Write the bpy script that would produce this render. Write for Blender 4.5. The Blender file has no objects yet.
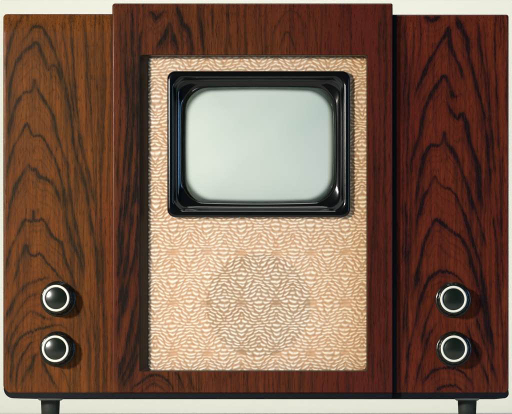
import bpy, math, random
import numpy as np
random.seed(4)
C = bpy.context.scene
col = C.collection
S = 0.00125          # metres per unit of the elevation drawing (u); the drawing is 512 x 414 u
D = 3.0              # camera distance from the plane of the side panels
PX, PY = 400.0, 408.5  # foot of the camera's perpendicular on the drawing
FLOOR = 414.4

def W(px, py, d):
    """drawing position at depth d (u, positive = behind the side panels) -> metres"""
    f = (D + d * S) / D
    x = (PX - 256 + (px - PX) * f) * S
    z = (FLOOR - PY + (PY - py) * f) * S
    return x, d * S, z

# ------------------------------------------------------------------ helpers
def link(name, me, mat, parent=None):
    o = bpy.data.objects.new(name, me); col.objects.link(o)
    if mat: me.materials.append(mat)
    if parent is not None:
        o.parent = parent
    return o

ROOT = bpy.data.objects.new('television_set', None); col.objects.link(ROOT)
ROOT.location = (0.0, 0.10, 0.0)
ROOT.empty_display_size = 0.1
ROOT['label'] = 'vintage television in figured dark wood with cream speaker cloth, on small feet'
ROOT['category'] = 'television'
RL = np.array(ROOT.location)

def mesh_np(name, V, F, mat, parent=ROOT, smooth=True, attrs=None, origin=(0, 0, 0)):
    """V (n,3) world metres, F (m,4) ints. origin: object origin in world"""
    V = np.asarray(V, dtype=np.float32) - np.asarray(origin, dtype=np.float32)
    F = np.asarray(F, dtype=np.int32)
    me = bpy.data.meshes.new(name)
    me.vertices.add(len(V)); me.vertices.foreach_set('co', V.ravel())
    me.loops.add(F.size); me.loops.foreach_set('vertex_index', F.ravel())
    me.polygons.add(len(F))
    k = F.shape[1]
    me.polygons.foreach_set('loop_start', np.arange(0, F.size, k, dtype=np.int32))
    me.update(calc_edges=True)
    me.validate()
    me.polygons.foreach_set('use_smooth', np.full(len(me.polygons), smooth))
    if attrs:
        for n, a in attrs.items():
            at = me.attributes.new(n, 'FLOAT', 'POINT')
            at.data.foreach_set('value', np.asarray(a, dtype=np.float32).ravel())
    o = link(name, me, mat, parent)
    off = np.asarray(origin, dtype=float)
    if parent is ROOT: off = off - RL
    o.location = tuple(off)
    return o

def rrect(x0, y0, x1, y1, r, nc=10, ns=12, bulge=0.0):
    """closed rounded rectangle outline; bulge pushes the sides outward"""
    pts = []
    cs = [(x1 - r, y0 + r, -90), (x1 - r, y1 - r, 0), (x0 + r, y1 - r, 90), (x0 + r, y0 + r, 180)]
    for i, (cx, cy, a0) in enumerate(cs):
        for k in range(nc + 1):
            a = math.radians(a0 + 90 * k / nc)
            pts.append((cx + r * math.cos(a), cy + r * math.sin(a)))
        nx, ny, na = cs[(i + 1) % 4]
        a = math.radians(a0 + 90)
        p0 = pts[-1]; p1 = (nx + r * math.cos(math.radians(na)), ny + r * math.sin(math.radians(na)))
        for k in range(1, ns):
            t = k / ns
            pts.append((p0[0] + (p1[0] - p0[0]) * t, p0[1] + (p1[1] - p0[1]) * t))
    cx, cy = (x0 + x1) / 2, (y0 + y1) / 2
    hw, hh = (x1 - x0) / 2, (y1 - y0) / 2
    out = []
    for x, y in pts:
        u, v = (x - cx) / hw, (y - cy) / hh
        out.append((x + bulge * u * (1 - v * v), y + bulge * v * (1 - u * u)))
    return out

def loft(name, loops, mat, parent=ROOT, cap=None, smooth=True, attrs=None, capstart=False):
    """loops: list of lists of world points with equal count"""
    n = len(loops[0]); V = [p for L in loops for p in L]; F = []
    for i in range(len(loops) - 1):
        for j in range(n):
            k = (j + 1) % n
            F.append((i * n + j, i * n + k, (i + 1) * n + k, (i + 1) * n + j))
    me = bpy.data.meshes.new(name)
    if cap: F.append(tuple((len(loops) - 1) * n + j for j in range(n)))
    if capstart: F.append(tuple(reversed(range(n))))
    off = RL if parent is ROOT else np.zeros(3)
    if parent is ROOT:
        V = [tuple(np.array(p) - RL) for p in V]
    me.from_pydata(V, [], F); me.validate(); me.update()
    for p in me.polygons: p.use_smooth = smooth
    o = link(name, me, mat, parent)
    return o

def vnoise(x, y, seed):
    """smooth value noise, numpy"""
    rng = np.random.RandomState(seed); T = rng.rand(256, 256)
    xi = np.floor(x).astype(int); yi = np.floor(y).astype(int)
    fx = x - xi; fy = y - yi
    fx = fx * fx * (3 - 2 * fx); fy = fy * fy * (3 - 2 * fy)
    g = lambda a, b: T[a % 256, b % 256]
    return (g(xi, yi) * (1 - fx) + g(xi + 1, yi) * fx) * (1 - fy) + (g(xi, yi + 1) * (1 - fx) + g(xi + 1, yi + 1) * fx) * fy * 1.0

# ------------------------------------------------------------------ materials
def mat_new(name):
    m = bpy.data.materials.new(name); m.use_nodes = True
    nt = m.node_tree; nt.nodes.clear()
    out = nt.nodes.new('ShaderNodeOutputMaterial')
    b = nt.nodes.new('ShaderNodeBsdfPrincipled')
    nt.links.new(b.outputs[0], out.inputs[0])
    return m, nt, b, out

def N(nt, t, **kw):
    n = nt.nodes.new(t)
    for k, v in kw.items():
        if k in n.inputs.keys() if isinstance(k, str) else False: n.inputs[k].default_value = v
        else: setattr(n, k, v)
    return n

def math_node(nt, op, a, b=None, clamp=False):
    n = nt.nodes.new('ShaderNodeMath'); n.operation = op; n.use_clamp = clamp
    for i, v in enumerate((a, b)):
        if v is None: continue
        if isinstance(v, (int, float)): n.inputs[i].default_value = v
        else: nt.links.new(v, n.inputs[i])
    return n.outputs[0]

def mix(nt, fac, a, b, mode='MIX'):
    n = nt.nodes.new('ShaderNodeMix'); n.data_type = 'RGBA'; n.blend_type = mode
    for s, v in ((n.inputs[0], fac), (n.inputs[6], a), (n.inputs[7], b)):
        if isinstance(v, (int, float)): s.default_value = v
        elif isinstance(v, tuple): s.default_value = v + (1,) if len(v) == 3 else v
        else: nt.links.new(v, s)
    return n.outputs[2]

def noise(nt, scale, stretch=(1, 1, 1), detail=3, rough=.5, off=(0, 0, 0)):
    tc = nt.nodes.new('ShaderNodeNewGeometry')
    mp = nt.nodes.new('ShaderNodeMapping'); mp.inputs['Scale'].default_value = stretch; mp.inputs['Location'].default_value = off
    nt.links.new(tc.outputs['Position'], mp.inputs[0])
    n = nt.nodes.new('ShaderNodeTexNoise'); n.inputs['Scale'].default_value = scale
    n.inputs['Detail'].default_value = detail; n.inputs['Roughness'].default_value = rough
    nt.links.new(mp.outputs[0], n.inputs['Vector'])
    return n.outputs['Fac']

def ramp(nt, f, lo, hi):
    n = nt.nodes.new('ShaderNodeMapRange'); n.inputs[1].default_value = lo; n.inputs[2].default_value = hi
    nt.links.new(f, n.inputs[0]); return n.outputs[0]

def wood(name, light, mid, red, line, rough=.27, off=(0, 0, 0), redamt=.5):
    m, nt, b, out = mat_new(name)
    at = nt.nodes.new('ShaderNodeAttribute'); at.attribute_name = 'figure'
    rd = nt.nodes.new('ShaderNodeAttribute'); rd.attribute_name = 'redness'
    big = ramp(nt, noise(nt, 9, (1, 1, .45), 3, .6, off), .35, .65)
    streak = ramp(nt, noise(nt, 260, (1, 1, .045), 4, .65, off), .36, .66)
    fine = ramp(nt, noise(nt, 900, (1, 1, .06), 3, .7, off), .42, .62)
    pores = ramp(nt, noise(nt, 1100, (1, 1, .07), 2, .6, off), .56, .68)
    mott = ramp(nt, noise(nt, 420, (1, 1, .7), 3, .7, off), .3, .7)
    c = mix(nt, streak, mid, light)
    c = mix(nt, math_node(nt, 'ADD', math_node(nt, 'MULTIPLY', big, redamt), rd.outputs['Fac'], True), c, red)
    c = mix(nt, math_node(nt, 'MULTIPLY', fine, .30), c, tuple(x * .42 for x in mid))
    c = mix(nt, math_node(nt, 'MULTIPLY', mott, .30), c, tuple(x * .55 for x in light))
    # dark late-wood figure, broken up by the fibres
    brk = math_node(nt, 'ADD', math_node(nt, 'MULTIPLY', fine, .35), math_node(nt, 'MULTIPLY', mott, .25))
    f = math_node(nt, 'MULTIPLY', at.outputs['Fac'], math_node(nt, 'SUBTRACT', 1.30, brk), True)
    c = mix(nt, f, c, line)
    c = mix(nt, math_node(nt, 'MULTIPLY', pores, .75), c, tuple(x * .5 for x in line))
    nt.links.new(c, b.inputs['Base Color'])
    r = math_node(nt, 'ADD', math_node(nt, 'MULTIPLY', fine, .10), rough)
    nt.links.new(r, b.inputs['Roughness'])
    b.inputs['Specular IOR Level'].default_value = .16
    bp = nt.nodes.new('ShaderNodeBump'); bp.inputs['Strength'].default_value = .12; bp.inputs['Distance'].default_value = .0003
    h = math_node(nt, 'ADD', math_node(nt, 'MULTIPLY', pores, -.25), math_node(nt, 'MULTIPLY', mott, .25))
    nt.links.new(h, bp.inputs['Height']); nt.links.new(bp.outputs[0], b.inputs['Normal'])
    return m

M_left = wood('veneer_brown', (.27, .080, .012), (.125, .043, .009), (.20, .036, .010), (.026, .016, .007), off=(0, 0, 0), redamt=.30)
M_right = wood('veneer_red', (.21, .037, .012), (.11, .018, .009), (.15, .014, .009), (.010, .005, .006), off=(3, 0, 0), redamt=.40)
M_mid = wood('veneer_centre', (.19, .050, .012), (.095, .026, .009), (.11, .013, .010), (.013, .008, .006), off=(7, 0, 0), redamt=.5)

def plain(name, colr, rough, spec=.5, bump=0, bscale=600, metal=0, coat=0, var=.25):
    m, nt, b, out = mat_new(name)
    n = noise(nt, bscale, (1, 1, 1), 3, .6)
    c = mix(nt, ramp(nt, n, .3, .7), tuple(x * (1 - var) for x in colr), colr)
    nt.links.new(c, b.inputs['Base Color'])
    b.inputs['Roughness'].default_value = rough; b.inputs['Specular IOR Level'].default_value = spec
    b.inputs['Metallic'].default_value = metal; b.inputs['Coat Weight'].default_value = coat
    b.inputs['Coat Roughness'].default_value = .06
    if bump:
        bp = nt.nodes.new('ShaderNodeBump'); bp.inputs['Strength'].default_value = bump; bp.inputs['Distance'].default_value = .0004
        nt.links.new(n, bp.inputs['Height']); nt.links.new(bp.outputs[0], b.inputs['Normal'])
    return m

M_bake = plain('bakelite', (.003, .004, .005), .15, .42, bump=.05, bscale=180)
M_knob = plain('knob_bakelite', (.008, .012, .009), .24, .38, bump=.05, bscale=250)
M_cap = plain('knob_cap_bakelite', (.004, .011, .006), .25, .7, bump=.05, bscale=300)
M_ring = plain('ivory_ring', (.93, .90, .80), .35, .4, var=.06)
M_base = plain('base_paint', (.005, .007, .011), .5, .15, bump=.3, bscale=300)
M_foot = plain('foot_rubber', (.024, .032, .025), .65, .4, bump=.5, bscale=300)
M_plate = plain('foot_plate_metal', (.42, .42, .44), .5, .5)
M_back = plain('back_fibreboard', (.10, .06, .035), .9, .2, bump=.5, bscale=500)
M_cone = plain('speaker_paper', (.035, .032, .028), .9, .2)
M_board = plain('baffle_wood', (.80, .55, .36), .9, .1, var=.1)
M_rim = plain('tube_glass_edge', (.10, .135, .115), .10, .6, bscale=100)
M_drop = plain('cream_paper', (.86, .862, .775), .9, .15, bscale=1.2, var=.008)

def screen_mat():
    m, nt, b, out = mat_new('phosphor_screen')
    n = noise(nt, 9, (1, 1, 1), 2, .5, (1, 0, 2)); n2 = noise(nt, 700, (1, 1, 1), 2, .6)
    c = mix(nt, ramp(nt, n, .3, .7), (.56, .655, .595), (.66, .71, .67))
    c = mix(nt, math_node(nt, 'MULTIPLY', ramp(nt, n2, .3, .7), .12), c, (.54, .63, .52))
    ed = nt.nodes.new('ShaderNodeAttribute'); ed.attribute_name = 'edge'
    c = mix(nt, ed.outputs['Fac'], c, (.085, .12, .10))
    nt.links.new(c, b.inputs['Base Color'])
    b.inputs['Roughness'].default_value = .55
    b.inputs['Coat Weight'].default_value = .22; b.inputs['Coat Roughness'].default_value = .12
    return m
M_screen = screen_mat()

def cloth_mat():
    m, nt, b, out = mat_new('speaker_cloth')
    at = nt.nodes.new('ShaderNodeAttribute'); at.attribute_name = 'thread'
    wp = nt.nodes.new('ShaderNodeAttribute'); wp.attribute_name = 'warmth'
    v = ramp(nt, noise(nt, 22, (1, 1, 1), 3, .6), .3, .7)
    ground = mix(nt, v, (.88, .50, .26), (.93, .62, .39))
    thread = mix(nt, v, (.97, .90, .76), (.97, .93, .83))
    ground = mix(nt, wp.outputs['Fac'], ground, (.74, .36, .11))
    thread = mix(nt, wp.outputs['Fac'], thread, (.93, .73, .42))
    f2 = ramp(nt, noise(nt, 900, (.5, 1, 1.4), 2, .6), .3, .7)
    c = mix(nt, at.outputs['Fac'], ground, thread)
    c = mix(nt, math_node(nt, 'MULTIPLY', f2, .14), c, ground)
    nt.links.new(c, b.inputs['Base Color']); b.inputs['Roughness'].default_value = .75
    b.inputs['Specular IOR Level'].default_value = .25
    b.inputs['Sheen Weight'].default_value = .1
    tr = nt.nodes.new('ShaderNodeBsdfTransparent'); ms = nt.nodes.new('ShaderNodeMixShader')
    op = math_node(nt, 'MULTIPLY', math_node(nt, 'SUBTRACT', 1.0, at.outputs['Fac'], True), .50)
    nt.links.new(op, ms.inputs[0]); nt.links.new(b.outputs[0], ms.inputs[1]); nt.links.new(tr.outputs[0], ms.inputs[2])
    nt.links.new(ms.outputs[0], out.inputs[0])
    return m
M_cloth = cloth_mat()

# ------------------------------------------------------------------ wood figure
def catmull(P, step=1.5):
    P = [np.array(p, float) for p in P]
    if len(P) == 2:
        return [P[0], P[1]]
    Q = [2 * P[0] - P[1]] + P + [2 * P[-1] - P[-2]]
    out = []
    for i in range(1, len(Q) - 2):
        a, b, c, d = Q[i - 1:i + 3]
        n = max(2, int(np.linalg.norm(c - b) / step))
        for k in range(n):
            t = k / n
            out.append(.5 * ((2 * b) + (c - a) * t + (2 * a - 5 * b + 4 * c - d) * t * t + (3 * b - a - 3 * c + d) * t ** 3))
    out.append(P[-1])
    return out

GH = ((5, .20), (11.5, .24), (17, .13), (25, .20))
def figure(X, Y, lines, seed, spine=None, half=60, ghosts=GH):
    """darkness field of the annual rings at drawing positions X, Y (2-D arrays)"""
    xs = X[0]; Fg = np.zeros_like(X)
    wx = X + (vnoise(X / 7, Y / 16, seed) - .5) * 1.5 + (vnoise(X / 2.2, Y / 5, seed + 1) - .5) * .8
    wy = Y + (vnoise(X / 6, Y / 9, seed + 2) - .5) * 1.8 + (vnoise(X / .8, Y / 30, seed + 7) - .5) * 2.0
    amp = .66 + .66 * (vnoise(X / 9, Y / 14, seed + 3) - .25)
    ymin = Y[:, 0]
    def draw(pts, w, s):
        w = w * .86
        nonlocal Fg
        P = catmull(pts)
        A = np.array(P)
        m = 4 * w + 5
        r0, r1 = np.searchsorted(ymin, [A[:, 1].min() - m, A[:, 1].max() + m])
        c0 = np.searchsorted(xs, A[:, 0].min() - m - 2); c1 = np.searchsorted(xs, A[:, 0].max() + m + 2)
        if r1 <= r0 or c1 <= c0: return
        gx = wx[r0:r1, c0:c1]; gy = wy[r0:r1, c0:c1]
        vv = np.zeros(gx.shape)
        nseg = len(A) - 1
        rs = np.random.RandomState(int(abs(A[0, 0] * 13 + A[0, 1] * 7 + len(A))) % 9999)
        kn = rs.rand(nseg // 9 + 3)
        tt = np.arange(nseg) / 9.0; ki = tt.astype(int); wv = .72 + .6 * (kn[ki] * (1 - tt + ki) + kn[ki + 1] * (tt - ki))
        endf = np.clip(np.minimum(np.arange(nseg) + 1, nseg - np.arange(nseg)) / max(3.0, min(14.0, nseg * .2)), .08, 1) ** .8
        for si, (a, b) in enumerate(zip(A[:-1], A[1:])):
            e = b - a; L = e @ e
            if L < 1e-9: continue
            # rows near this segment only
            lo = np.searchsorted(ymin[r0:r1], min(a[1], b[1]) - m); hi = np.searchsorted(ymin[r0:r1], max(a[1], b[1]) + m)
            if hi <= lo: continue
            sx = gx[lo:hi]; sy = gy[lo:hi]
            t = np.clip(((sx - a[0]) * e[0] + (sy - a[1]) * e[1]) / L, 0, 1)
            q = (sx - a[0] - t * e[0]) ** 2 + (sy - a[1] - t * e[1]) ** 2
            ww = (w * wv[si] * (.6 + .4 * endf[si])) ** 2
            vv[lo:hi] = np.maximum(vv[lo:hi], endf[si] * (np.exp(-q / ww) + .20 * np.exp(-q / (9 * ww))))
        v = min(1, s * 1.16) * vv
        blk = Fg[r0:r1, c0:c1]
        Fg[r0:r1, c0:c1] = 1 - (1 - blk) * (1 - np.clip(v, 0, .97))
    for L in lines:
        w, s = L[0], L[1]; pts = L[2:]
        draw(pts, w, s)
        if s > .5:
            for dy, gs in ghosts:
                draw([(x + .4 * math.sin(dy + x / 6), y + dy) for x, y in pts], w * .48, s * gs * 1.2)
    # faint straight growth lines
    amp = amp * 1.25
    fl = vnoise(wx / 2.1, wy / 90, seed + 5) * .6 + vnoise(wx / .8, wy / 45, seed + 6) * .4
    fl = .5 + (fl - .5) * 1.25
    side = 1.0 if spine is None else .55 + 1.1 * np.clip(np.abs(X - spine - (Y - 14) * 0.02) / half, 0, 1) ** 1.6
    Fg = 1 - (1 - np.clip(Fg * amp, 0, 1)) * (1 - np.clip((fl - .50) * 1.7 * side, 0, .30 + .22 * side))
    return np.clip(Fg, 0, 1)

LEFT = [
 (1.5, .6, (5, 78), (8, 52), (12, 36), (17, 24), (23, 17), (30, 14)),
 (1.8, .7, (20, 46), (26, 36), (31, 29), (35, 26), (42, 28), (47, 36), (54, 50), (60, 66), (64, 80), (69, 105), (72, 127), (75, 150), (81, 170), (87, 192), (89, 212), (92, 226), (97, 257), (99, 300)),
 (2.0, .85, (7, 108), (9, 93), (12, 76), (16, 64), (23, 54), (31, 46), (35, 42), (38, 44), (42, 53), (46, 63), (48.5, 69), (52, 66), (56, 66), (61, 78), (65, 98)),
 (1.7, .8, (6, 150), (9, 132), (13.5, 113), (18, 101), (23, 94), (32, 91), (35, 80), (38, 90), (44, 99), (53, 116), (57, 134), (63, 152), (68, 167), (70, 190), (74, 215), (80, 245), (86, 275)),
 (1.7, .8, (5, 182), (7, 171), (10, 158), (14, 147), (18, 139), (23, 130), (27, 124), (30, 129), (34, 136), (40, 135), (43, 138), (48, 146), (55, 161), (61, 180), (65, 200), (67, 219), (71, 237), (79, 259), (85, 283)),
 (1.9, .85, (6, 230), (9, 212), (13, 194), (20, 179), (25, 170), (28, 165), (31, 169), (36, 171), (39, 176), (43, 179), (48, 180), (54, 186), (58, 194), (63, 210)),
 (1.7, .85, (4, 280), (7, 265), (10, 251), (14, 241), (18, 234), (22, 226), (25, 221), (32, 220), (33, 211), (34, 220), (43, 220), (48, 228), (53, 237), (61, 244), (66, 260), (73, 279), (80, 300)),
 (1.5, .75, (12, 290), (16, 273), (20, 260), (24, 252), (27, 245), (29, 252), (34, 256), (40, 254), (47, 262), (56, 273), (66, 285), (76, 305), (82, 330)),
 (2.2, .75, (5, 326), (8, 315), (13, 305), (17, 297), (22, 290), (28, 284), (36, 281), (46, 278), (52, 280)),
 (1.4, .55, (5, 352), (7, 335), (12, 322), (18, 312), (22, 306), (28, 298), (35, 294), (42, 296)),
 (1.6, .6, (7, 360), (10, 342), (14, 331), (22, 320), (31, 312), (40, 316), (48, 319), (56, 320)),
 (1.7, .75, (9, 392), (11, 372), (13, 352), (18, 341), (26, 334), (36, 330), (48, 327), (60, 326), (70, 332)),
 (1.6, .7, (15, 392), (16, 378), (18, 364), (23, 353), (30, 344), (36, 340)),
 (2.6, .75, (20, 386), (24, 378), (28, 370), (31, 366), (34, 358), (38, 352)),
 (1.6, .6, (42, 358), (45, 367), (50, 376), (54, 384), (58, 393)),
 (1.3, .5, (60, 365), (65, 376), (70, 392)),
 (1.2, .5, (70, 18), (71, 36), (73, 60), (76, 95), (78, 115), (80, 134), (85, 160), (92, 190), (97, 230)),
 (1.2, .5, (62, 18), (63, 36), (67, 60), (70, 84), (74, 110), (79, 140), (87, 175), (92, 200)),
 (1.0, .45, (84, 18), (88, 80), (90, 104), (92, 136), (94, 179), (98, 230)),
 (1.0, .4, (96, 18), (97, 80), (99, 140), (101, 200), (103, 280), (104, 392)),
 (1.2, .45, (80, 292), (86, 320), (88, 350), (86, 392)),
 (1.2, .45, (88, 290), (94, 330), (95, 360), (94, 392)),
 (1.2, .4, (74, 350), (77, 370), (78, 392)),
 (1.0, .35, (52, 18), (56, 40), (60, 58)),
]
RIGHT = [
 (3.0, .75, (425, 18), (433, 20), (440, 17)),
 (2.0, .9, (411, 108), (415, 95), (420, 82), (424, 73), (428, 64), (433, 55), (438, 47), (443, 38), (448, 29), (450, 40), (452, 48), (455, 58), (458, 64), (460.5, 69), (464, 78), (468, 92)),
 (2.8, .95, (456, 16), (459, 24), (464, 31), (468, 40), (469, 54)),
 (1.7, .8, (469, 52), (472, 66), (476, 84), (481, 102), (486, 130), (489, 160), (492, 200)),
 (2.0, .85, (409, 175), (414, 152), (419, 136), (423, 116), (428, 101), (434, 90), (440, 82), (444, 76), (447, 80), (451, 89), (454, 97), (461, 94), (462, 98)),
 (2.2, .85, (447, 98), (449, 107), (453, 114), (457, 118), (462, 113), (466, 122), (468, 134), (473, 150), (478, 167), (480, 190), (484, 214)),
 (1.8, .85, (412, 215), (417, 192), (420, 173), (425, 155), (430, 147), (436, 145), (442, 143), (444.5, 133), (446, 142), (450, 147), (456, 156), (462, 172), (468, 188), (474, 208), (482, 232), (487, 250)),
 (1.9, .85, (413, 245), (417, 222), (422, 202), (427, 191), (432, 183), (435.5, 177), (439, 183), (444, 188), (448, 189), (455, 195), (460, 206), (465, 217), (471, 236), (478, 258), (483, 280), (489, 320), (494, 360)),
 (2.2, .9, (412, 300), (416, 280), (420, 260), (424, 243), (430, 230), (434, 222), (437, 219), (442, 223), (448, 229), (455, 234), (462, 239), (468, 250), (473, 268), (480, 292), (485, 312), (489, 340)),
 (1.8, .8, (414, 326), (419, 306), (424, 290), (429, 280), (434, 274), (441, 271), (451, 273), (460, 280), (468, 292)),
 (1.6, .7, (420, 350), (424, 330), (429, 314), (434, 303), (438, 296)),
 (1.4, .6, (404, 392), (407, 365), (411, 340), (416, 320), (420, 302), (424, 288)),
 (1.6, .65, (413, 392), (418, 374), (423, 355), (428, 338), (434, 326), (440, 321)),
 (1.9, .7, (422, 386), (427, 377), (434, 371), (442, 368), (452, 368), (462, 372), (470, 380), (476, 392)),
 (1.7, .65, (434, 393), (439, 388), (445, 385), (452, 385), (459, 388), (464, 393)),
 (1.6, .65, (466, 322), (472, 340), (478, 358), (486, 376), (491, 392)),
 (1.4, .6, (474, 310), (482, 335), (489, 358), (496, 378), (500, 392)),
 (1.2, .5, (492, 200), (496, 246), (499, 290), (503, 340), (505, 392)),
 (1.2, .5, (483, 20), (486, 60), (491, 120), (495, 180), (499, 240)),
 (1.2, .5, (494, 18), (496, 80), (499, 150), (501, 220), (503, 300)),
 (1.3, .55, (478, 18), (480, 45), (485, 80), (489, 110), (494, 160)),
 (1.3, .5, (404, 18), (405, 60), (404, 100), (403, 150), (403, 240), (402, 320)),
 (1.3, .55, (414, 18), (413, 50), (410, 80), (408, 110), (407, 160), (406, 220), (405, 300), (402, 350)),
 (1.2, .5, (421, 18), (419, 50), (415, 75), (411, 100)),
 (1.2, .45, (410, 200), (409, 250), (408, 300), (405, 350)),
]
MIDL = [
 (1.9, .85, (154, 54), (158, 46), (164, 36), (169.5, 24), (172, 32), (175, 39), (179, 54)),
 (2.4, .9, (176, 3), (179, 12), (182, 22), (188, 30), (190.5, 41), (193, 56)),
 (1.8, .7, (197, 3), (199, 12), (201, 29), (204, 54)),
 (2.2, .7, (149, 11), (153, 14), (156, 18), (160, 14), (164, 10)),
 (1.3, .5, (212, 3), (213, 30), (216, 55)),
 (1.2, .4, (228, 3), (229, 30), (231, 55)),
 (1.2, .45, (120, 5), (121, 60), (119, 130), (117, 200)),
 (1.4, .6, (125, 4), (126, 60), (127, 120), (122, 190), (117, 250)),
 (1.8, .85, (132, 4), (133, 60), (133, 110), (130, 160), (124, 220), (117, 280)),
 (1.8, .85, (143, 28), (140, 45), (138, 100), (137, 160), (132, 210), (126, 260), (118, 310)),
 (1.8, .85, (139, 180), (137, 245), (130, 275), (122, 310), (116, 340)),
 (1.8, .85, (142, 230), (139, 283), (132, 315), (126, 345), (117, 385)),
 (1.8, .85, (142, 300), (139, 325), (133, 352), (125, 372), (118, 392)),
 (1.8, .85, (140, 350), (134, 365), (127, 380), (122, 393)),
 (1.7, .75, (130, 393), (135, 387), (144, 379), (154, 374.5), (163, 378), (171, 386), (175, 393)),
 (1.4, .5, (142, 393), (148, 386), (154, 383), (161, 387), (165, 393)),
 (1.5, .6, (175, 372), (179, 377), (185, 392)),
 (1.4, .5, (186, 372), (190, 378), (195, 392)),
 (1.2, .4, (198, 372), (203, 392)), (1.1, .3, (214, 372), (218, 392)),
 (1.1, .40, (277, 54), (280, 45), (287, 32), (293, 44), (296, 54)),
 (1.1, .35, (270, 54), (275, 30), (283, 15), (292, 11), (300, 16), (304, 34), (307, 54)),
 (1.1, .35, (312, 4), (314, 25), (318, 55)),
 (1.1, .3, (330, 4), (332, 55)), (1.1, .3, (255, 4), (254, 55)),
 (1.2, .4, (372, 60), (374, 180), (371, 300), (373, 392)),
 (1.2, .35, (379, 4), (380, 150), (378, 260), (381, 392)),
 (1.2, .4, (386, 4), (385, 150), (387, 300), (386, 392)),
]

def axis(a, b, step, rnd):
    """coordinates from a to b, denser in the rounded margins"""
    e = [0, .12, .3, .55, .85, 1.2, 1.7, 2.3, 3.0]
    e = [x for x in e if x < rnd + .6]
    mid = np.arange(a + e[-1] + step, b - e[-1] - step * .5, step)
    return np.array([a + x for x in e] + list(mid) + [b - x for x in reversed(e)])

def panel(name, x0, x1, y0, y1, depth, lines, mat, seed, rnd=2.0, step=.7, roll=(0, 0), corner=(2.5, 2.5, 2.5, 2.5),
          hole=None, red=None, back=235.0, label=None, spine=None, ghosts=GH):
    """front board: gridded face with rounded edges, edges running back into the cabinet"""
    xs = axis(x0, x1, step, rnd); ys = axis(y0, y1, step, rnd)
    if hole:
        hx0, hy0, hx1, hy1 = hole
        xs = np.unique(np.concatenate([xs[(abs(xs - hx0) > .3) & (abs(xs - hx1) > .3)], [hx0, hx1]]))
        ys = np.unique(np.concatenate([ys[(abs(ys - hy0) > .3) & (abs(ys - hy1) > .3)], [hy0, hy1]]))
    X, Y = np.meshgrid(xs, ys)
    fig = figure(X, Y, lines, seed, spine, 58, ghosts)
    tl, tr, bl, br = corner
    # rounded corners: pull the row ends in
    def pull(yv, rt, rb):
        o = np.zeros_like(yv)
        t = yv - y0; m = t < rt; o[m] = rt - np.sqrt(np.clip(rt ** 2 - (rt - t[m]) ** 2, 0, None))
        t = y1 - yv; m = t < rb; o[m] = np.maximum(o[m], rb - np.sqrt(np.clip(rb ** 2 - (rb - t[m]) ** 2, 0, None)))
        return o
    xl = x0 + pull(ys, tl, bl); xr = x1 - pull(ys, tr, br)
    u = (X - x0) / (x1 - x0)
    wl = np.clip(1 - (X - x0) / 14, 0, 1); wr = np.clip(1 - (x1 - X) / 14, 0, 1)
    XX = X + (xl - x0)[:, None] * wl - (x1 - xr)[:, None] * wr
    e = np.minimum(np.minimum(X - x0, x1 - X), np.minimum(Y - y0, y1 - Y))
    e = np.clip(e, 0, rnd)
    dep = depth + rnd - np.sqrt(np.clip(rnd ** 2 - (rnd - e) ** 2, 0, None))
    if roll[0]:
        t = np.clip(1 - (Y - y0) / roll[0], 0, 1)
        dep = dep + roll[1] * t ** 1.6
    dep = dep + (vnoise(X / 60, Y / 90, seed + 9) - .5) * .25
    fac = (D + dep * S) / D
    V = np.stack([(PX - 256 + (XX - PX) * fac) * S, dep * S, (FLOOR - PY + (PY - Y) * fac) * S], -1).reshape(-1, 3)
    ny, nx = X.shape
    idx = np.arange(nx * ny).reshape(ny, nx)
    F = np.stack([idx[:-1, :-1], idx[1:, :-1], idx[1:, 1:], idx[:-1, 1:]], -1)
    if hole:
        cx = (xs[:-1] + xs[1:]) / 2; cy = (ys[:-1] + ys[1:]) / 2
        ins = (cx[None, :] > hx0) & (cx[None, :] < hx1) & (cy[:, None] > hy0) & (cy[:, None] < hy1)
        F = F[~ins]
    F = F.reshape(-1, 4)
    ring = np.concatenate([idx[0, :], idx[1:, -1], idx[-1, -2::-1], idx[-2:0:-1, 0]])
    VB = V[ring].copy(); VB[:, 1] = back * S
    n = len(ring); base = len(V)
    j = np.arange(n); k = (j + 1) % n
    FB = np.stack([ring[j], ring[k], base + k, base + j], -1)
    V = np.concatenate([V, VB]); F = np.concatenate([F, FB])
    fa = np.concatenate([fig.ravel(), fig.ravel()[ring]])
    R = np.zeros_like(X) if red is None else red(X, Y)
    ra = np.concatenate([R.ravel(), R.ravel()[ring]])
    used = np.zeros(len(V), bool); used[F.ravel()] = True
    remap = np.cumsum(used) - 1
    o = mesh_np(name, V[used], remap[F], mat, attrs={'figure': fa[used], 'redness': ra[used]})
    if label: o['label'] = label
    return o

PROJ = -10.0     # the middle board stands this far forward
CL = 4.0         # depth of the speaker cloth
sm = lambda t: np.clip(t, 0, 1) ** 2 * (3 - 2 * np.clip(t, 0, 1))
panel('side_panel', 3.3, 117, 14, 393, 0, LEFT, M_left, 11, roll=(19, 4), corner=(4, 0.5, 8, .5),
      spine=34, red=lambda X, Y: .5 * sm((X - 85) / 22) * sm((Y - 150) / 90),
      label='lighter brown side panel with arched dark grain')
panel('side_panel', 388, 508.6, 14.6, 393, 0, RIGHT, M_right, 41, roll=(19, 3), corner=(.5, 2.5, .5, 5),
      spine=446, red=lambda X, Y: .3 * sm((330 - Y) / 120) * sm((460 - X) / 60),
      label='darker red side panel with arched black grain')
HOLE = (139.0, 54.6, 367.6, 371.6)
panel('front_panel', 112.3, 392.6, 3.4, 393, PROJ, MIDL, M_mid, 71, rnd=1.8, roll=(28, 2.0), corner=(3, 1.5, 1, 1), hole=HOLE,
      red=lambda X, Y: .75 * sm((X - 240) / 120), back=30, ghosts=((5, .4), (11, .3), (17, .25)))

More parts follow.
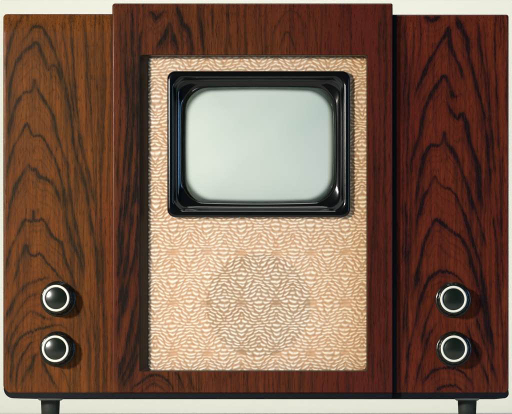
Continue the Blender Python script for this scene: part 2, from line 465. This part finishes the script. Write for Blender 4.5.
# splayed rebate between the middle board and the cloth
def RW(loop, d): return [W(x, y, d) for x, y in loop]
ol = rrect(*HOLE, .25)
gl = [RW(ol, PROJ), RW(rrect(139.6, 55.0, 367.3, 371.3, .8), PROJ + .35),
      RW(rrect(140.8, 55.4, 367.0, 371.0, 2), PROJ + 1.6),
      RW(rrect(149.2, 57.0, 366.0, 370.0, 5), CL + .6)]
gs = loft('grille_surround', gl, wood('shaded_edge', (.050, .026, .012), (.030, .017, .009), (.035, .014, .008), (.010, .008, .006)))  # wood tones darkened to carry the shade inside the rebate

# ------------------------------------------------------------------ speaker cloth
def make_cloth():
    x0, x1, y0, y1 = 148.4, 366.8, 56.2, 370.8
    st = .42
    xs = np.arange(x0, x1, st); ys = np.arange(y0, y1, st)
    X, Y = np.meshgrid(xs, ys)
    xx = X + (vnoise(X / 9, Y / 9, 3) - .5) * 2.0; yy = Y + (vnoise(X / 12, Y / 10, 5) - .5) * 2.6
    u = (xx - 259) / 34.5; v = (yy - 253) / 50
    w = np.cos(2 * np.pi * u) * np.sin(2 * np.pi * v)
    m = np.abs((u + .5) % 1 - .5)                       # mirrored about the pattern's axes
    yw = yy - 1.7 * w + .9 * (vnoise(X / 5, Y / 5, 15) - .5)
    pitch = 3.45
    best = np.zeros_like(X)
    k = np.floor(yw / pitch)
    par = np.mod(k, 2)
    q = m * 4.9 + .22 * (vnoise(X / 8, Y / 6, 31) - .5) + par * .5 + .18 * np.sin(k * 2.3)
    fq = np.mod(q, 1)
    tilt = (fq - .5) * (1.7 * np.sin(2 * np.pi * v + .6) + 1.6 * (vnoise(np.floor(X / 6.), k, 21) - .5))
    ry = (yw / pitch - k - .5) * pitch + tilt + .22 * np.cos(2 * np.pi * fq)
    along = np.clip((.5 - np.abs(fq - .5)) / .26, 0, 1)
    joins = .10 + .90 * along ** .8
    th = np.exp(-(ry / .98) ** 2) * joins
    # solid lozenges
    su = (np.mod(u, 1) - .5) * 34.5; sv = (np.mod(v + .5, 1) - .5) * 50
    loz = np.exp(-((su / 5.2) ** 2 + (sv / 3.6) ** 2) ** 1.6)
    rl = (np.floor(u) * 7 + np.floor(v + .5) * 13) % 5 / 5.
    th = th * (1 - loz * (.80 + .2 * rl))
    th = th * (.80 + .55 * vnoise(X / 3.1, Y / 2.3, 8))
    th = np.clip(th, 0, 1)
    dep = CL - th * .75 + .12 * loz
    # the cloth is turned in round the corners of the rebate
    fac = (D + dep * S) / D
    V = np.stack([(PX - 256 + (X - PX) * fac) * S, dep * S, (FLOOR - PY + (PY - Y) * fac) * S], -1).reshape(-1, 3)
    ny, nx = X.shape; idx = np.arange(nx * ny).reshape(ny, nx)
    F = np.stack([idx[:-1, :-1], idx[1:, :-1], idx[1:, 1:], idx[:-1, 1:]], -1)
    cx = xs[:-1] + st / 2; cy = ys[:-1] + st / 2
    ins = (cx[None, :] > 170.5) & (cx[None, :] < 346.5) & (cy[:, None] > 74.5) & (cy[:, None] < 213.5)
    F = F[~ins].reshape(-1, 4)
    warm = sm((X - 290) / 80) * .5 + .25 * sm((90 - Y) / 40)
    used = np.zeros(len(V), bool); used[F.ravel()] = True; remap = np.cumsum(used) - 1
    mesh_np('speaker_cloth', V[used], remap[F], M_cloth, attrs={'thread': th.ravel()[used], 'warmth': warm.ravel()[used]})
make_cloth()

# board behind the cloth with the loudspeaker opening, then the cone
def circ(cx, cy, r, n, a0=-math.pi / 2): return [(cx + r * math.cos(a0 + 2 * math.pi * k / n), cy + r * math.sin(a0 + 2 * math.pi * k / n)) for k in range(n)]
sq = rrect(150, 218.5, 365.5, 369.5, 3, nc=10, ns=12)
n = len(sq)
SPX, SPY, SPR = 258.5, 305, 52
ci = []
for (x, y) in sq:
    a = math.atan2(y - SPY, x - SPX); ci.append((SPX + SPR * math.cos(a), SPY + SPR * math.sin(a)))
loft('baffle_board', [RW(sq, CL + 4.5), RW(ci, CL + 4.5), RW(ci, CL + 11)], M_board, smooth=False)
cone = []
for r, d in ((54, 11), (53, 10.5), (50, 11), (46, 13), (30, 24), (16, 33), (12, 31), (6, 28), (1, 27)):
    cone.append(RW(circ(SPX, SPY, r, 64), CL + d))
loft('speaker_cone', cone, M_cone, cap=True)
fr = rrect(150, 57.5, 365.5, 218, 3); fi = rrect(171, 75, 346, 213, 5)
loft('baffle_board', [RW(fr, CL + 4.5), RW(fi, CL + 4.5)], M_board, smooth=False)

# ------------------------------------------------------------------ bezel and screen
BX0, BY0, BX1, BY1 = 167.2, 71.0, 350.2, 217.2
prof = [(0, 4.2, 8, 0), (0, 0, 8, 0), (.15, -1.2, 8, 0), (.7, -2.2, 8, 0), (1.6, -2.8, 8, 0), (3, -3.0, 8.5, 0), (4.8, -2.9, 9, 0), (5.8, -2.5, 10, 0),
        (6.6, -1.7, 11, 0), (7.2, -.5, 12, .2), (7.9, 1.6, 13, .4), (9.0, 4.4, 14, .6), (10.3, 6.3, 15, .8), (12, 7.4, 17, 1),
        (14, 8.2, 18, 1.2), (15.6, 8.9, 19, 1.4), (16.3, 9.8, 20, 1.5), (16.5, 14, 20, 1.5)]
loops = []
for ins, d, r, bu in prof:
    loops.append(RW(rrect(BX0 + ins, BY0 + ins, BX1 - ins, BY1 - ins * .96, r, nc=14, ns=24, bulge=bu), d))
loft('screen_bezel', loops, M_bake)
# picture tube face: phosphor area, with the bare glass margin round it
SX0, SY0, SX1, SY1 = 188.0, 91.4, 330.6, 199.2
def tube(t, r, bu): # scaled about the centre
    cx, cy = (SX0 + SX1) / 2, (SY0 + SY1) / 2
    return rrect(cx + (SX0 - cx) * t, cy + (SY0 - cy) * t, cx + (SX1 - cx) * t, cy + (SY1 - cy) * t, r, nc=14, ns=24, bulge=bu)
sl = []
TT = (1.0, .985, .97, .955, .94, .92, .85, .75, .62, .5, .36, .22, .1, .02)
for t in (1.0, .985, .97, .955, .94, .92, .85, .75, .62, .5, .36, .22, .1, .02):
    sl.append(RW(tube(t, 23 * t, 2.4 * t), 12.0 - 5.5 * (1 - t * t)))
scr = loft('screen', sl, M_screen, cap=True)
ea = scr.data.attributes.new('edge', 'FLOAT', 'POINT')     # the phosphor coating thins out at the rim of the glass
ev = {0: 1.0, 1: .75, 2: .38, 3: .14, 4: .03}
ea.data.foreach_set('value', [ev.get(i // len(sl[0]), 0.0) for i in range(len(scr.data.vertices))])
rim = []
for g, d, r in ((0, 12.0, 23), (.8, 12.4, 23.4), (2.2, 13.4, 24), (4.5, 16, 25), (6.5, 21, 26)):
    rim.append([tuple(np.array(p) - RL) for p in RW(rrect(SX0 - g, SY0 - g, SX1 + g, SY1 + g, r, nc=14, ns=24, bulge=2.4), d)])
loft('glass_edge', rim, M_rim, parent=scr)

# ------------------------------------------------------------------ base, back, feet
def ext(outline, d0, d1, dz=.6):
    """extruded outline with a softened front arris"""
    c = np.mean(np.array(outline), axis=0)
    inn = [tuple(np.array(p) + (c - np.array(p)) / max(1e-6, np.linalg.norm(c - np.array(p))) * dz) for p in outline]
    a = [W(x, y, d0) for x, y in inn]; b = [W(x, y, d0 + dz) for x, y in outline]
    bk = [(x, d1 * S, z) for x, y_, z in b]
    return [a, b, bk]
def base_outline():
    pts = [(3.6, 384.0)]
    for k in range(9):
        a = math.radians(180 - 90 * k / 8); pts.append((13.6 + 10 * math.cos(a), 388.4 + 10 * math.sin(a)))
    for k in range(9):
        a = math.radians(90 - 90 * k / 8); pts.append((503.8 + 5 * math.cos(a), 393.4 + 5 * math.sin(a)))
    pts.append((508.8, 384.0))
    return pts
bo = base_outline()
V, F = [], []
def add_ext(outline, d0, d1):
    L = ext(outline, d0, d1); n = len(outline); b0 = len(V)
    for l in L: V.extend(l)
    for i in range(2):
        for j in range(n):
            k = (j + 1) % n; F.append((b0 + i * n + j, b0 + (i + 1) * n + j, b0 + (i + 1) * n + k, b0 + i * n + k))
    F.append(tuple(b0 + j for j in range(n))); F.append(tuple(b0 + 2 * n + j for j in reversed(range(n))))
add_ext([(4.4, 386.0)] + bo[1:-1] + [(508.0, 386.0)], .9, 236)
add_ext([(113.0, 393.15), (113.0, 397.6), (114, 398.4), (391.5, 398.4), (392.4, 397.6), (392.4, 393.15)], PROJ + .6, 8)
me = bpy.data.meshes.new('base_board')
me.from_pydata([tuple(np.array(p) - RL) for p in V], [], F); me.validate(); me.update()
import bmesh
bm = bmesh.new(); bm.from_mesh(me); bmesh.ops.recalc_face_normals(bm, faces=bm.faces); bm.to_mesh(me); bm.free()
link('base_board', me, M_base, ROOT)

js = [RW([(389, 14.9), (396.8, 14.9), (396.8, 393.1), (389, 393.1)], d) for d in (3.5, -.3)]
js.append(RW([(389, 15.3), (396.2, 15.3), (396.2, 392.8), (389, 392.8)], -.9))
loft('shadow_gap_strip', js, M_base, cap=True, smooth=False)  # black strip added to deepen the shadow beside the middle board
V, F = [], []
def box(x0, x1, z0, z1, y0, y1):
    b = len(V)
    for x in (x0, x1):
        for y in (y0, y1):
            for z in (z0, z1): V.append((x, y, z))
    F.extend([tuple(b + i for i in f) for f in ((0, 1, 3, 2), (4, 6, 7, 5), (0, 4, 5, 1), (2, 3, 7, 6), (0, 2, 6, 4), (1, 5, 7, 3))])
xa, _, za = W(5.0, 16.5, 0); xb, _, zb = W(507, 391, 0)
box(xa, xb, zb, za, .285, .2935)
for k in range(9):      # ventilation louvres of the back
    z = zb + .10 + k * .022
    box(-.12, .12, z, z + .006, .2935, .2975)
me = bpy.data.meshes.new('back_panel')
me.from_pydata([tuple(np.array(p) - RL) for p in V], [], F); me.validate(); me.update()
link('back_panel', me, M_back, ROOT)

def lathe(profile, n=48, flute=None):
    """profile of (r, h, flute amplitude) in u; axis -Y (towards viewer) -> metres about origin"""
    V, F = [], []
    for r, h, fl in profile:
        for k in range(n):
            a = 2 * math.pi * k / n
            rr = r - fl * (.5 + .5 * math.cos(flute * a)) if flute else r
            V.append((rr * math.cos(a) * S, -h * 1.1 * S, rr * math.sin(a) * S))
    for i in range(len(profile) - 1):
        for k in range(n):
            j = (k + 1) % n
            F.append((i * n + k, i * n + j, (i + 1) * n + j, (i + 1) * n + k))
    return V, F
def mk(name, V, F, mat, parent, loc=(0, 0, 0), rot=None):
    me = bpy.data.meshes.new(name); me.from_pydata(V, [], F); me.validate(); me.update()
    for p in me.polygons: p.use_smooth = True
    o = link(name, me, mat, parent); o.location = loc
    if rot: o.rotation_euler = rot
    return o

def place(px, py, d): return tuple(np.array(W(px, py, d)) - RL)

# knob
kp = [(17.6, -.5, 0), (17.9, .6, 0), (17.8, 1.2, 0), (17.5, 1.5, 0), (17.1, 1.65, 0), (16.6, 1.8, .1), (16.3, 2.2, .5), (16.2, 4.5, .9), (16.0, 8, .9), (15.8, 11, .9),
      (15.6, 12.4, .8), (15.3, 12.9, .6), (14.9, 13.15, .3), (14.4, 13.3, .1), (13.8, 13.45, 0), (13.4, 13.5, 0), (13.2, 13.2, 0), (11.0, 13.0, 0), (10.6, 13.0, 0)]
V, F = lathe(kp, 144, 18)
knob = mk('knob', V, F, M_knob, ROOT)
V, F = lathe([(13.3, 13.2, 0), (13.3, 14.2, 0), (13.0, 14.75, 0), (12.5, 15.0, 0), (11.7, 15.0, 0), (11.2, 14.75, 0), (10.9, 14.2, 0), (10.9, 13.0, 0)], 72)
ring = mk('knob_ring', V, F, M_ring, knob)
R = 40.0
pc = []
for i in range(14):
    r = 10.95 * (1 - i / 13.6); pc.append((r, 13.1 + (R - math.sqrt(R * R - 10.95 ** 2)) - (R - math.sqrt(R * R - r * r)), 0))
V, F = lathe(pc, 72); F.append(tuple(13 * 72 + k for k in range(72)))
cap = mk('knob_cap', V, F, M_cap, knob)
def place_knob(o, px, py, rot):
    # px,py: where the ring is seen; the knob's seat lies on the side panel
    w = np.array(W(px, py, -16.5)); w[1] = 0
    o.location = tuple(w - RL); o.rotation_euler = (0, rot, 0)
place_knob(knob, 56.0, 298.2, .1)
for px, py, rot in ((55.2, 348.8, .9), (453.6, 299.2, 2.0), (454.2, 348.8, 2.9)):
    k = knob.copy(); col.objects.link(k); k.parent = ROOT
    for ch in list(knob.children):
        c = ch.copy(); col.objects.link(c); c.parent = k
    place_knob(k, px, py, rot)

# feet: short tapered rubber posts under small plates
def foot_mesh():
    h = (FLOOR - 398.3) * S
    V, F = [], []; n = 40
    P = [(8.6, 0), (9.0, .0006 / S), (9.2, .3 * h / S), (9.6, .9 * h / S), (9.7, h / S + .6)]
    for r, z in P:
        for k in range(n):
            a = 2 * math.pi * k / n; V.append((r * S * math.cos(a), r * S * math.sin(a), z * S))
    for i in range(len(P) - 1):
        for k in range(n):
            j = (k + 1) % n; F.append((i * n + k, i * n + j, (i + 1) * n + j, (i + 1) * n + k))
    F.append(tuple(reversed(range(n))))
    V2, F2 = [], []
    P2 = [(9.0, h / S - 2.0), (12.0, h / S - 1.5), (12.4, h / S - .9), (12.4, h / S + .4)]
    for r, z in P2:
        for k in range(n):
            a = 2 * math.pi * k / n; V2.append((r * S * math.cos(a), r * S * math.sin(a), z * S))
    for i in range(len(P2) - 1):
        for k in range(n):
            j = (k + 1) % n; F2.append((i * n + k, i * n + j, (i + 1) * n + j, (i + 1) * n + k))
    return V, F, V2, F2
V, F, V2, F2 = foot_mesh()
foot = mk('foot', V, F, M_foot, ROOT); mk('foot_plate', V2, F2, M_plate, foot)
for i, (px, d) in enumerate(((50.4, 26), (467.2, 26), (50.4, 205), (467.2, 205))):
    o = foot
    if i:
        o = foot.copy(); col.objects.link(o); o.parent = ROOT
        c = foot.children[0].copy(); col.objects.link(c); c.parent = o
    x, y, z = W(px, 400, d)
    o.location = (x - RL[0], y - RL[1], 0)

# ------------------------------------------------------------------ backdrop sheet
V, F = [], []
prof = [(-.62, 0), (1.6, 0)]
for k in range(1, 13):
    a = math.radians(90 * k / 12); prof.append((1.6 + .6 * math.sin(a), .6 - .6 * math.cos(a)))
prof.append((2.2, 3.2))
nx = 9
for y, z in prof:
    for i in range(nx): V.append((-3.5 + 7 * i / (nx - 1), y, z))
for i in range(len(prof) - 1):
    for j in range(nx - 1):
        F.append((i * nx + j, i * nx + j + 1, (i + 1) * nx + j + 1, (i + 1) * nx + j))
me = bpy.data.meshes.new('backdrop'); me.from_pydata(V, [], F); me.update()
for p in me.polygons: p.use_smooth = True
bd = link('backdrop', me, M_drop)
bd['kind'] = 'structure'; bd['label'] = 'plain cream paper sweep under and behind the television'; bd['category'] = 'backdrop'

# ------------------------------------------------------------------ lamps
from mathutils import Vector
def area(name, loc, target, sx, sy, power, colr, spread=math.pi):
    l = bpy.data.lights.new(name, 'AREA'); l.shape = 'RECTANGLE'; l.size = sx; l.size_y = sy
    l.energy = power; l.color = colr; l.spread = spread
    o = bpy.data.objects.new(name, l); col.objects.link(o); o.location = loc
    o.rotation_euler = (Vector(target) - Vector(loc)).to_track_quat('-Z', 'Y').to_euler()
    return o
area('key_lamp', (-1.52, -1.88, .72), (0, 0, .25), .22, .26, 61, (1.0, .95, .86))
area('blue_lamp', (1.30, -1.0, .40), (.1, 0, .25), .09, .8, 6, (.25, .60, 1.0))
area('floor_fill_lamp', (0, -.45, 2.1), (0, -.40, 0), .5, .5, 1.6, (1.0, .97, .92), math.radians(80))  # unseen fill, added only to brighten the floor in front
area('backdrop_fill_upper', (0, .95, 2.3), (0, 2.2, .55), 3.0, .5, 21, (1.0, 1.0, .99), math.radians(140))  # out of frame, added to brighten the sheet behind the set
area('backdrop_fill_lower', (0, .95, 2.3), (0, 1.7, .0), 3.0, .3, 4, (1.0, 1.0, .99), math.radians(140))  # second added fill, for the foot of the sheet

w = bpy.data.worlds.new('World'); C.world = w; w.use_nodes = True
bg = w.node_tree.nodes['Background']; bg.inputs[0].default_value = (.86, .93, 1.0, 1); bg.inputs[1].default_value = .04

cam = bpy.data.cameras.new('camera'); co = bpy.data.objects.new('camera', cam); col.objects.link(co)
co.location = ((PX - 256) * S, -D, (FLOOR - PY) * S); co.rotation_euler = (math.pi / 2, 0, 0)
cam.sensor_width = 36; cam.lens = 36 * D / (512 * S)
cam.shift_x = (256 - PX) / 512; cam.shift_y = (PY - 207) / 512
cam.clip_start = .05; cam.clip_end = 50
C.camera = co
C.render.engine = 'CYCLES'
C.view_settings.view_transform = 'Standard'; C.view_settings.look = 'None'
C.view_settings.exposure = 0; C.view_settings.gamma = 1
